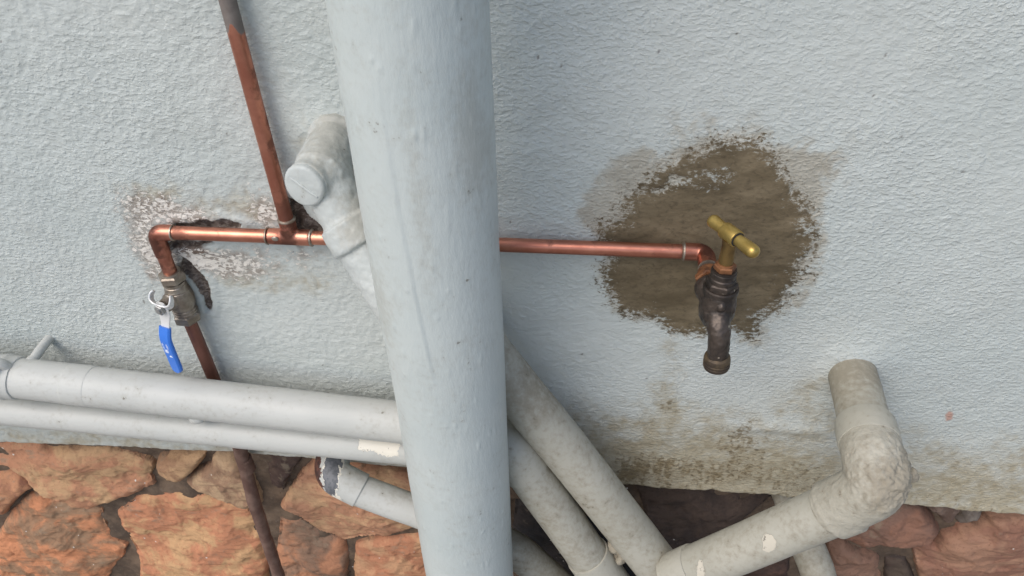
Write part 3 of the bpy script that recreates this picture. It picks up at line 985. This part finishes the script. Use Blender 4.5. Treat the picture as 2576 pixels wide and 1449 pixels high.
# ------------------------------------------------------------------ ball valve
VZ1, VZ0 = .938, .868
BV = thing('ball_valve', 'nickel ball valve with a blue lever on the copper drop', 'valve', (LX, -CD, VZ0))
ph = .35
mb = MB().hexnut((LX, -CD, VZ1), (0, 0, -1), .011, .0150, ph)
mb.lathe((LX, -CD, VZ1 + .002), (0, 0, -1), [(0, .0105), (.0022, .0112)], 32)
link('top_nut', mb.mesh('top_nut'), MAT['valve'], BV, 25)
mb = MB().lathe((LX, -CD, VZ1 - .0115), (0, 0, -1), [(0, .0125), (.002, .0125), (.0026, .0117), (.0042, .0117), (.005, .0125), (.009, .0127), (.010, .0132), (.012, .0132), (.0126, .0138),
                                                     (.017, .0150), (.022, .0157), (.027, .0157), (.032, .0150), (.036, .0138), (.0366, .0130), (.0386, .0130), (.0392, .0138), (.0405, .0138),
                                                     (.0411, .0130), (.0426, .0130), (.0432, .0138), (.0448, .0138), (.0454, .0130), (.047, .0130)], 40)
link('valve_body', mb.mesh('valve_body'), MAT['valve'], BV, 25)
mb = MB().hexnut((LX, -CD, VZ0 + .0125), (0, 0, -1), .0125, .0158, ph + .2)
link('bottom_nut', mb.mesh('bottom_nut'), MAT['valve'], BV, 25)
nv = unit((-.30, -.95, 0))                     # the stem points out and to the left
tv = np.array((-nv[1], nv[0], 0.0))
if tv[0] < 0:
    tv = -tv
zv = np.array((0, 0, 1.0))
hub = np.array((LX, -CD, .9065)) + nv * .0255
mb = MB().lathe(np.array((LX, -CD, .9065)), nv, [(0, .0105), (.0150, .0102), (.0160, .0088), (.0225, .0082), (.023, .005), (.0285, .0048)], 28)
link('stem_neck', mb.mesh('stem_neck'), MAT['valve'], BV, 30)
mb = MB().hexnut(hub + nv * .0022, nv, .0045, .0068, .3)
mb.lathe(hub + nv * .0066, nv, [(0, .0036), (.0016, .0034), (.0018, .002)], 16)
link('stem_nut', mb.mesh('stem_nut'), MAT['steel'], BV, 25)


def strip(mbx, centers, widths, thick, wdir, rnd=True):
    """flat bar swept along centers; width along wdir, thickness across"""
    centers = np.asarray(centers, float)
    n = len(centers)
    V, fs = [], []
    for k in range(n):
        T = unit(centers[min(k + 1, n - 1)] - centers[max(k - 1, 0)])
        w = unit(wdir - T * (np.asarray(wdir) @ T))
        b = np.cross(T, w)
        hw, ht = widths[k] / 2, thick / 2
        e = min(ht * .6, hw * .5)
        ring = [(-hw + e, -ht), (hw - e, -ht), (hw, -ht + e), (hw, ht - e), (hw - e, ht), (-hw + e, ht), (-hw, ht - e), (-hw, -ht + e)]
        V += [centers[k] + w * a + b * c for a, c in ring]
    for k in range(n - 1):
        for j in range(8):
            fs.append((k * 8 + j, k * 8 + (j + 1) % 8, (k + 1) * 8 + (j + 1) % 8, (k + 1) * 8 + j))
    fs.append(tuple(range(7, -1, -1)))
    fs.append(tuple((n - 1) * 8 + j for j in range(8)))
    return mbx.add(V, fs)


h0 = hub + nv * .0010
knee = hub + nv * .0125 - zv * .037
tip = knee - zv * .0520 + nv * .0005
mb = MB()
lev = path([h0 + zv * .008, h0 - zv * .008, hub + nv * .0035 - zv * .018, knee, knee - zv * .02], [0, .005, .006, .010, 0], .0015)
strip(mb, lev, np.interp(np.linspace(0, 1, len(lev)), [0, .1, .25, .42, 1], [.010, .018, .017, .0125, .0125]), .0022, tv)
# the pair of curled stop wings over the hub
for sgn in (-1, 1):
    wing = path([h0 + zv * .002, h0 + tv * sgn * .009 + zv * .003, h0 + tv * sgn * .0145 + zv * .007 - nv * .001, h0 + tv * sgn * .0150 + zv * .013 - nv * .004, h0 + tv * sgn * .0125 + zv * .0165 - nv * .007],
                [0, .004, .004, .004, 0], .0012)
    strip(mb, wing, np.interp(np.linspace(0, 1, len(wing)), [0, .4, .9, 1], [.012, .0085, .006, .004]), .0022, unit(zv * .8 + nv * .6) if True else zv)
lv = link('lever', mb.mesh('lever'), MAT['bare_lever'], BV, 35)
mb = MB()
sl = path([hub + nv * .0068 - zv * .0235, knee, tip], [0, .010, 0], .0012)
ww = np.interp(np.linspace(0, 1, len(sl)), [0, .05, .30, .88, .95, .985, 1], [.0158, .0162, .0158, .0156, .0140, .0105, .0066])
strip(mb, sl, ww, .0058, tv)
link('blue_sleeve', mb.mesh('blue_sleeve'), MAT['blue'], lv, 40)


def lettering(name, body, size, org, xdir, ydir, parent, mat):
    cu = bpy.data.curves.new('t', 'FONT')
    cu.body = body
    cu.size = size
    cu.extrude = .00012
    cu.resolution_u = 2
    ob = bpy.data.objects.new('t', cu)
    col.objects.link(ob)
    dg = bpy.context.evaluated_depsgraph_get()
    me = bpy.data.meshes.new_from_object(ob.evaluated_get(dg))
    bpy.data.objects.remove(ob, do_unlink=True)
    v = coords(me)
    zd = np.cross(xdir, ydir)
    w = np.asarray(org) + v[:, :1] * xdir + v[:, 1:2] * ydir + v[:, 2:] * zd
    me.vertices.foreach_set('co', w.ravel())
    me.update()
    return link(name, me, mat, parent)


face = knee + nv * .00305                      # outer face of the sleeve below the knee
xd, yd = -zv, -tv if False else tv
yd = np.cross(nv, xd)                          # so that the print faces outward
L0 = face - zv * .0235
lettering('print', 'PLUM', .0068, L0 - zv * .0075 - yd * .0005, xd, yd, lv, MAT['white'])
lettering('print', 'line', .0058, L0 - zv * .0120 - yd * .0055, xd, yd, lv, MAT['white'])
lettering('print', 'OPEN', .0030, face - zv * .0060 + yd * .0005, xd, yd, lv, MAT['white'])
lettering('print', 'CLOSE', .0030, face - zv * .0055 - yd * .0050, xd, yd, lv, MAT['white'])
mb = MB()
for k in range(3):
    c0 = face - zv * (.0160 + .0017 * k) - yd * .0016 + nv * .0001
    strip(mb, [c0 - yd * .0026, c0 + yd * .0026], [.0008, .0008], .0002, zv)
c0 = face - zv * .0176 - yd * .0016 + nv * .0001
strip(mb, [c0 - zv * .0026, c0 + zv * .0026], [.0008, .0008], .00022, tv)
link('print', mb.mesh('print'), MAT['white'], lv)
mb = MB()                                      # drop mark
dc = L0 - zv * .0030 + yd * .0018 + nv * .0001
drop = [dc + (-zv * (.0029 * math.cos(a)) + yd * (.0024 * math.sin(a))) * (1 if a < 5.3 or a > 6.1 else 1.25) for a in np.linspace(0, 2 * math.pi, 28, endpoint=False)]
mb.add(np.concatenate([[dc], drop]), [(0, 1 + i, 1 + (i + 1) % 28) for i in range(28)])
link('print', mb.mesh('print'), MAT['white'], lv)

# tarnished tube from the valve down to the ground
ST = thing('supply_pipe', 'dull brown supply tube running from the valve down past the stones', 'pipe', (LX, -CD, 0))
pipe_obj('upper_tube', [(LX, -CD, VZ0 + .004), (LX + .003, -CD, .76), (LX + .002, -CD - .001, .590)], .0076, MAT['copper_old'], ST, .05, 32, .004)
mb = MB().sweep(path([(LX + .002, -CD - .001, .640), (LX + .001, -CD - .003, .602), (LX - .002, -CD - .010, .52), (LX - .008, -CD - .014, .30), (LX - .009, -CD - .014, .005)], .03, .004), .0092, 32)
mb.lump(.0011, 55, 6)
link('lower_tube', mb.mesh('lower_tube'), MAT['rusty'], ST)
mb = MB().lathe((LX + .002, -CD - .001, .612), (0, 0, -1), [(0, .0095), (.001, .0108), (.026, .0108), (.027, .0095)], 32).lump(.0008, 60, 8)
link('tube_socket', mb.mesh('tube_socket'), MAT['rusty'], ST)

# ------------------------------------------------------------------ tap
TD = .083
tx0 = .1255
BT = thing('garden_tap', 'dark bronze bib tap with a brass cross handle on the cement patch', 'tap', (tx0, -TD, .93))
inl = np.array((TX, -.046, cz(TX)))
mb = MB().lathe(inl, (0, -1, 0), [(0, .0090), (.001, .0110), (.004, .0112), (.006, .0105), (.012, .0108), (.017, .0112)], 32)
link('inlet_neck', mb.mesh('inlet_neck'), MAT['tap_neck'], BT, 30)
mb = MB().hexnut(inl + (0, -.0075, 0), (0, -1, 0), .0075, .0142, .4)
link('inlet_nut', mb.mesh('inlet_nut'), MAT['tap_neck'], BT, 25)
bcz = .992
mb = MB()
mb.lathe((TX + .001, -.062, cz(TX) - .001), unit((.12, -1, -.22)), [(0, .0150), (.002, .0165), (.010, .0165), (.013, .0150), (.02, .0145)], 40)
mb.lathe((tx0, -TD, bcz + .020), (0, 0, -1), [(0, .0132), (.004, .0134), (.012, .0150), (.022, .0165), (.032, .0168), (.040, .0155), (.046, .0125), (.049, .008)], 40)
mb.ball((tx0, -TD - .002, bcz - .011), .0166, 18, 26, (1, 1.05, 1.0))
sp_path = path([(tx0, -TD - .004, bcz - .008), (tx0 + .001, -TD - .018, bcz - .016), (tx0 + .0025, -TD - .0235, bcz - .030), (tx0 + .0035, -TD - .0245, bcz - .052)], [0, .010, .012, 0], .002)
mb.sweep(sp_path, np.interp(np.linspace(0, 1, len(sp_path)), [0, .3, .5, 1], [.0125, .0112, .0103, .0098]), 36)
for k_, (a_, b_) in enumerate((((0, -.0150, .004), .004), ((-.011, -.0110, -.012), .0035), ((.012, -.009, -.004), .003))):
    mb.ball(np.array((tx0, -TD, bcz)) + a_, b_, 8, 12)
me = remeshed(mb, .0010, 2)
roughen(me, .0011, 95, 4)
roughen(me, .0005, 260, 6, 2)
link('body', me, MAT['tap_body'], BT, 60)
oz = bcz - .046
oc = np.array((tx0 + .0034, -TD - .0244, oz))
mb = MB().lathe(oc, (.05, -.06, -1), [(0, .0098), (.002, .0120), (.005, .0126), (.0062, .0126), (.0067, .0119), (.0077, .0119), (.0082, .0127), (.0094, .0127), (.0099, .0119), (.0109, .0119), (.0114, .0127), (.0126, .0127),
                                     (.0131, .0120), (.0150, .0119), (.0150, .0098), (.006, .0096)], 40)
link('outlet_thread', mb.mesh('outlet_thread'), MAT['tap_lip'], BT, 25)
# bonnet: flange, hexagon, neck, gland nut, spindle
mb = MB().lathe((tx0, -TD, bcz + .012), (.02, 0, 1), [(0, .0150), (.001, .0163), (.005, .0163), (.0058, .0150)], 40)
mb.hexnut((tx0, -TD, bcz + .0178), (0, 0, 1), .007, .0150, .2)
mb.lathe((tx0, -TD, bcz + .0248), (0, 0, 1), [(0, .0122), (.004, .0120), (.005, .0112), (.008, .0110), (.0085, .0118), (.0105, .0118), (.011, .0110), (.013, .0110)], 36)
link('bonnet', mb.mesh('bonnet'), MAT['tap_body'], BT, 25)
mb = MB().hexnut((tx0, -TD, bcz + .0372), (0, 0, 1), .0060, .0102, .5)
mb.lathe((tx0, -TD, bcz + .0430), (0, 0, 1), [(0, .0080), (.0015, .0076), (.0020, .006)], 28)
link('gland_nut', mb.mesh('gland_nut'), MAT['tap_neck'], BT, 25)
hz = 1.0655
mb = MB().lathe((tx0, -TD + .0, bcz + .044), (.01, .03, 1), [(0, .0064), (.006, .0066), (.012, .0062), (.020, .0062), (.026, .0070)], 28)
link('spindle', mb.mesh('spindle'), MAT['brass_dull'], BT, 30)
hc = np.array((tx0 + .0008, -TD + .002, hz))
hd = unit((.545, -.838, 0.0))
mb = MB().lathe(hc - hd * .0100, hd, [(0, .0060), (.0006, .0074), (.002, .0078), (.0165, .0078), (.0176, .0075), (.018, .0060)], 36)
hh = link('handle_hub', mb.mesh('handle_hub'), MAT['brass'], BT, 30)
mb = MB().lathe(hc + hd * .0078, hd, [(0, .0066), (.0006, .0067), (.0009, .0056)], 32)
link('hub_gap', mb.mesh('hub_gap'), MAT['black'], hh, 30)
mb = MB().lathe(hc - hd * .029, hd, [(0, .0010), (.0004, .0032), (.0016, .0052), (.0036, .0062), (.006, .0062), (.016, .0055), (.029, .0052), (.040, .0054), (.048, .0060), (.0555, .0062), (.0585, .0058), (.0605, .0045), (.0616, .0026), (.0620, .0008)], 36)
link('crossbar', mb.mesh('crossbar'), MAT['brass'], hh, 40)

# ------------------------------------------------------------------ waste pipes


def patch(v, pl, d, k=100.0):
    return poly_sd(v[:, 0], v[:, 2], P2(pl, d)) * k


def painted_pipe(name, pts, fil, r, mat, parent, seg=56, step=.003, lump=.0006, fields=None, grime=0.0, cap=True):
    mb = MB().sweep(path(pts, fil, step), r, seg, cap)
    mb.lump(lump, 18, 5, 2)
    me = mb.mesh(name)
    v = coords(me)
    d = {'peel': np.full(len(v), -5.0), 'bare': np.full(len(v), -5.0), 'rust': np.full(len(v), -5.0), 'grime': np.full(len(v), grime)}
    if fields:
        for nm, fn in fields.items():
            d[nm] = fn(v)
    for nm, val in d.items():
        attr(me, nm, val)
    return link(name, me, mat, parent, 60)


def collar(name, c, axis, r, h, mat, parent, lip=.0016):
    mb = MB().lathe(np.asarray(c) - unit(axis) * h / 2, axis, [(0, r), (.0005, r + lip * .8), (.002, r + lip), (h - .002, r + lip), (h - .0005, r + lip * .8), (h, r)], 56)
    mb.lump(.0004, 40, 9)
    me = mb.mesh(name)
    v = coords(me)
    for nm in ('peel', 'bare', 'rust'):
        attr(me, nm, np.full(len(v), -5.0))
    return link(name, me, mat, parent, 40)


UD = .054
ua, ub = at(0, 945, UD), at(1005, 1062, UD)
udir = (ub - ua) / (ub[0] - ua[0])
UW = thing('waste_pipe', 'white painted waste pipe, upper of the sloping pair on the left', 'pipe', tuple(at(600, 1010, UD)), 'waste pipes along the wall')
bend1 = ua + udir * (-.100 - ua[0])
b0, b1 = at(1322, 1178, .088), at(1484, 1404, .110)
bd = unit(b1 - b0)
start = ua + udir * (-1.6 - ua[0])
mid = b0 - bd * .040
painted_pipe('pipe_run', [start, ua, bend1 - udir * .03, (bend1 + mid) / 2 + np.array((.004, 0, .012))], [0, .05, .03, 0], .0250, MAT['waste'], UW)
gr = lambda v: .35 + .25 * np.sin(v[:, 2] * 40)
painted_pipe('elbow', [bend1 - udir * .045, bend1 - udir * .01, mid, b0 + bd * .004], [0, .03, .03, 0], .0272, MAT['dirty'], UW, fields={'grime': lambda v: np.full(len(v), .1)})
painted_pipe('sloping_pipe', [b0 - bd * .02, b1, b1 + bd * .10, np.array((.09, -.125, .33)), np.array((.10, -.13, .10))], [0, 0, .06, .06, 0], .0260, MAT['dirty'], UW, fields={'grime': lambda v: .25 * np.ones(len(v))})
cc_ = at(1530, 1440, .114)
collar('pipe_socket', b1 + bd * .030, bd, .0260, .075, MAT['dirty'], UW, .0022)
collar('pipe_joint', ua + udir * .105, udir, .0250, .030, MAT['waste'], UW, .0004)
mb = MB()
rs2 = np.random.RandomState(3)
bq = at(1562, 1395, .105)
for k in range(26):
    q = bq + rs2.uniform(-1, 1, 3) * np.array((.013, .010, .022))
    mb.ball(q, rs2.uniform(.004, .010), 8, 12)
me = remeshed(mb, .0014, 2)
roughen(me, .003, 120, 3)
for nm in ('peel', 'bare', 'rust'):
    attr(me, nm, np.full(len(me.vertices), -5.0))
attr(me, 'grime', np.full(len(me.vertices), 1.0))
link('mortar_crust', me, MAT['lumpy'], UW, 60)

WD = .050
wa_, wb_ = at(0, 1028, WD), at(1020, 1128, WD)
wdir = (wb_ - wa_) / (wb_[0] - wa_[0])
LW = thing('waste_pipe', 'white painted waste pipe with flaked cream patch, lower of the left pair', 'pipe', tuple(at(600, 1080, WD)), 'waste pipes along the wall')
fr = WD + .016
wpeel = lambda v: np.where(v[:, 1] < -WD + .004, np.maximum.reduce([
    patch(v, [(886, 1098), (910, 1100), (940, 1098), (965, 1100), (1003, 1112), (1003, 1145), (965, 1141), (940, 1132), (902, 1128), (898, 1115)], fr),
    patch(v, [(800, 1152), (812, 1141), (828, 1139), (836, 1152), (820, 1158)], fr - .004)]), -5.0)
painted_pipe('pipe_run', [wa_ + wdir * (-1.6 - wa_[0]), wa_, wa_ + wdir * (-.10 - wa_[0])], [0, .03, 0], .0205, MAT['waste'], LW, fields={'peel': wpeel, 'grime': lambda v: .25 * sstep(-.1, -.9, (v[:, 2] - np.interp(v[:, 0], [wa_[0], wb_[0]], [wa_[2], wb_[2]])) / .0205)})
l1 = wa_ + wdir * (-.10 - wa_[0])
painted_pipe('elbow', [l1 - wdir * .03, l1 + wdir * .035, at(1420, 1330, .045), at(1520, 1500, .05), np.array((.04, -.06, .10))], [0, .04, .03, .05, 0], .0215, MAT['dirty'], LW, fields={'grime': lambda v: .4 * np.ones(len(v))})
bq = at(494, 1055, WD + .016)
mb = MB().ball(bq, .0062, 10, 14, (1.5, .8, 1.1)).lump(.001, 80)
link('paint_lump', mb.mesh('paint_lump'), MAT['waste'], LW)

# clip that holds the upper pipe
bx0 = at(20, 948, UD)
BK = thing('pipe_bracket', 'white painted clip and wall rod on the upper left pipe', 'bracket', tuple(at(125, 850, 0)))
cen = ua + udir * (bx0[0] - ua[0])
uu = unit(udir)
mb = MB().lathe(cen - uu * .020, uu, [(0, .0250), (.0006, .0268), (.004, .0272), (.0165, .0272), (.0175, .0282), (.0200, .0284), (.0222, .0282), (.0235, .0272), (.034, .0272), (.0365, .0266), (.037, .0250)], 56).lump(.0005, 40)
link('band', mb.mesh('band'), MAT['waste'], BK, 40)
top = cen + np.array((.004, -.012, .0285))
mb = MB()
mb.sweep(path([top + (-.016, .006, -.008), top + (-.014, .002, .004), top + (.006, .004, .004), top + (.010, .008, -.008)], .006, .002), .0065, 20)
mb.lathe(top + (-.004, -.002, .001), unit((.1, -1, .25)), [(0, .0085), (.006, .0082), (.0085, .0070), (.0098, .0045)], 24)
me = remeshed(mb, .0012, 4)
link('clamp_bolt', me, MAT['waste'], BK, 60)
rw = at(125, 851, 0)
mb = MB().sweep(path([rw + (0, .02, 0), rw + (0, -.010, 0), rw + (-.002, -.046, -.004)], 0, .002), .0058, 24).lump(.0006, 70)
mb.sweep(path([rw + (-.002, -.036, -.004), rw + (-.003, -.052, -.004)], 0, .002), .0072, 24)
link('wall_rod', mb.mesh('wall_rod'), MAT['waste'], BK, 60)

# pipe that leaves the stones behind the stack, its elbow flaked to the bare metal
d0 = at(884, 1231, .050)
d1 = at(1031, 1280, .054)
dd = unit(d1 - d0)
DW = thing('waste_pipe', 'short waste pipe with peeled rusty elbow below the left pair', 'pipe', tuple(at(822, 1195, .03)), 'waste pipes along the wall')
kn = at(828, 1207, .046)
def c6(pl):
    return [(708.4 + .1556 * a, 1094.8 + .1556 * b) for a, b in pl]


bare_f = lambda v: patch(v, c6([(560, 600), (680, 570), (740, 640), (830, 700), (885, 790), (880, 930), (800, 990), (740, 1030), (690, 860), (600, 700)]), .064)
peel_f = lambda v: np.maximum.reduce([patch(v, c6([(520, 600), (580, 535), (700, 540), (710, 610), (800, 650), (880, 740), (905, 800), (890, 930), (960, 960), (985, 1110), (930, 1130), (880, 1060), (770, 1010)]), .064),
                                      patch(v, c6([(1165, 800), (1190, 780), (1220, 820), (1190, 850)]), .070), patch(v, c6([(1010, 720), (1050, 700), (1080, 720), (1040, 740)]), .070)])
rust_f = lambda v: patch(v, c6([(300, 560), (520, 610), (590, 680), (680, 850), (730, 1000), (760, 1150), (300, 1150)]), .058)
painted_pipe('elbow', [kn + (-.002, .085, .014), kn + (-.001, .006, .004), kn + dd * .045], [0, .020, 0], .0232, MAT['waste'], DW, fields={'bare': bare_f, 'peel': peel_f, 'rust': rust_f, 'grime': lambda v: .35 * sstep(.61, .66, v[:, 2])})
c0 = at(1365, 1440, .060)
painted_pipe('pipe_run', [kn + dd * .03, d1, at(1180, 1336, .058)], [0, .05, 0], .0212, MAT['waste'], DW, fields={'grime': lambda v: np.interp(v[:, 0], [-.30, -.14], [.0, .25])})
painted_pipe('sloping_pipe', [at(1170, 1332, .058), at(1295, 1378, .060), c0, c0 + unit(c0 - at(1295, 1378, .060)) * .08, np.array((.02, -.07, .10))], [0, .05, .04, .04, 0], .0246, MAT['dirty'], DW, fields={'grime': lambda v: .3 + 0 * v[:, 0]})

# long pipe that comes out of the wall behind the stack and slopes down to the right
a0, a1, a2 = at(1290, 968, .060), at(1402, 1104, .074), at(1655, 1425, .104)
ad = unit(a1 - a0)
AW = thing('waste_pipe', 'longest dirty sloping pipe from behind the stack towards bottom right', 'pipe', tuple(a1), 'waste pipes along the wall')
a_up = a0 - ad * .075
painted_pipe('sloping_pipe', [np.array((a_up[0] - .01, .02, a_up[2] + .01)), a_up, a0, a1, a2, a2 + unit(a2 - a1) * .10, np.array((.17, -.13, .30)), np.array((.17, -.13, .10))], [0, .03, 0, .05, .03, .06, .05, 0], .0282, MAT['dirty'], AW,
             fields={'grime': lambda v: .15 + .35 * sstep(.62, .50, v[:, 2]) + .35 * np.exp(-((v[:, 2] - .845) / .03) ** 2)})

# stub out of the plaster, crusted elbow and the pipe that falls to the left
s0 = at(2143, 938, 0)
s1 = at(2196, 1150, .128)
kn = at(2206, 1225, .150)
g0, g1 = at(2095, 1282, .142), at(1745, 1430, .132)
gd = unit(g1 - g0)
EW = thing('waste_pipe', 'stout wall stub with mortared elbow and pipe falling to the left', 'pipe', tuple(s0), 'waste pipes along the wall')
sdir = unit(s1 - s0)
painted_pipe('wall_stub', [s0 - sdir * .03, s1], 0, .0262, MAT['dirty'], EW, fields={'grime': lambda v: .30 + .3 * np.exp(-((v[:, 1] + .02) / .03) ** 2)})
chips = lambda v: np.where(v[:, 1] < -.130, np.maximum.reduce([
    patch(v, [(1918, 1358), (1930, 1350), (1944, 1346), (1952, 1352), (1946, 1366), (1930, 1374), (1917, 1374)], .155),
    patch(v, [(1752, 1434), (1758, 1420), (1768, 1418), (1772, 1432), (1764, 1446), (1752, 1448)], .150),
    patch(v, [(1905, 1328), (1912, 1323), (1916, 1330), (1910, 1336)], .160)]), -5.0)
painted_pipe('falling_pipe', [kn + (g0 - kn) * .4, g0, g1, g1 + gd * .035], [0, .03, .02, 0], .0266, MAT['dirty'], EW, fields={'peel': chips, 'grime': lambda v: .12 + 0 * v[:, 0]})
mb = MB()
mb.sweep(path([s0 + sdir * .085, s1, kn, g0 + gd * .002], [0, .008, .013, 0], .003), .0292, 44)
mb.lathe(g0 + gd * -.022, gd, [(0, .0290), (.001, .0306), (.024, .0308), (.0255, .0296), (.026, .0270)], 48)
me = remeshed(mb, .0014, 1)
v = coords(me)
crust = np.exp(-(((v[:, 0] - kn[0] - .006) / .030) ** 2 + ((v[:, 2] - kn[2] - .020) / .022) ** 2)) * sstep(.02, -.02, v[:, 1] + .12)
nr = np.empty(len(v) * 3)
me.vertex_normals.foreach_get('vector', nr)
v = v + nr.reshape(-1, 3) * (crust * (.0026 + .006 * fbm(v * 70, 4, 8, .6) + .0035 * fbm(v * 220, 2, 18)) + .0005 * fbm(v * 30, 2, 3))[:, None]
me.vertices.foreach_set('co', v.ravel())
me.update()
for nm in ('peel', 'bare', 'rust'):
    attr(me, nm, np.full(len(v), -5.0))
attr(me, 'grime', .05 + .8 * crust)
elb = link('elbow', me, MAT['lumpy'], EW, 60)
collar('pipe_socket', s0 + sdir * .098, sdir, .0280, .030, MAT['dirty'], EW, .0022)
collar('pipe_socket', g1 + gd * .012, gd, .0266, .034, MAT['dirty'], EW, .0020)
# bits of mortar stuck to the back of the elbow
mb = MB()
for k in range(16):
    q = at(2258, 1198, .130) + rs2.uniform(-1, 1, 3) * np.array((.010, .010, .016))
    mb.ball(q, rs2.uniform(.004, .0085), 8, 12)
me = remeshed(mb, .0014, 2)
roughen(me, .0030, 110, 4)
for nm in ('peel', 'bare', 'rust'):
    attr(me, nm, np.full(len(me.vertices), -5.0))
attr(me, 'grime', np.full(len(me.vertices), .7))
link('mortar_crust', me, MAT['lumpy'], EW, 60)

# small outlet under the falling pipe
f0 = at(1988, 1268, -.02)
f1 = at(2040, 1395, .045)
FW = thing('waste_pipe', 'small pipe end half hidden under the falling pipe beside the red stones', 'pipe', tuple(f0), 'waste pipes along the wall')
fd = unit(f1 - f0)
painted_pipe('wall_stub', [f0 - fd * .04, f1], 0, .0195, MAT['dirty'], FW, fields={'grime': lambda v: .35 + 0 * v[:, 0]})
f2 = f1 + fd * .030
painted_pipe('elbow', [f1 - fd * .012, f2, f2 + np.array((.012, -.006, -.10)), np.array((f2[0] + .01, f2[1] - .01, .10))], [0, .022, .03, 0], .0225, MAT['dirty'], FW, fields={'grime': lambda v: .35 + 0 * v[:, 0]})

# the gully all of them empty into, on the ground below the picture
GU = thing('drain_gully', 'concrete drain gully on the ground below the pipes', 'drain', (.1, -.1, 0))
for nm, lo, hi in (('kerb', (-.10, -.20, 0), (.40, -.17, .11)), ('kerb', (-.10, -.03, 0), (.40, -.002, .11)), ('kerb', (-.13, -.20, 0), (-.102, -.002, .11)), ('kerb', (.402, -.20, 0), (.43, -.002, .11)), ('grate', (-.098, -.168, .03), (.398, -.032, .04))):
    x0, y0, z0 = lo
    x1, y1, z1 = hi
    mb = MB().add([(x0, y0, z0), (x1, y0, z0), (x1, y1, z0), (x0, y1, z0), (x0, y0, z1), (x1, y0, z1), (x1, y1, z1), (x0, y1, z1)],
                  [(3, 2, 1, 0), (4, 5, 6, 7), (0, 1, 5, 4), (1, 2, 6, 5), (2, 3, 7, 6), (3, 0, 4, 7)])
    link(nm, mb.mesh(nm), MAT['concrete'] if nm == 'kerb' else MAT['black'], GU)
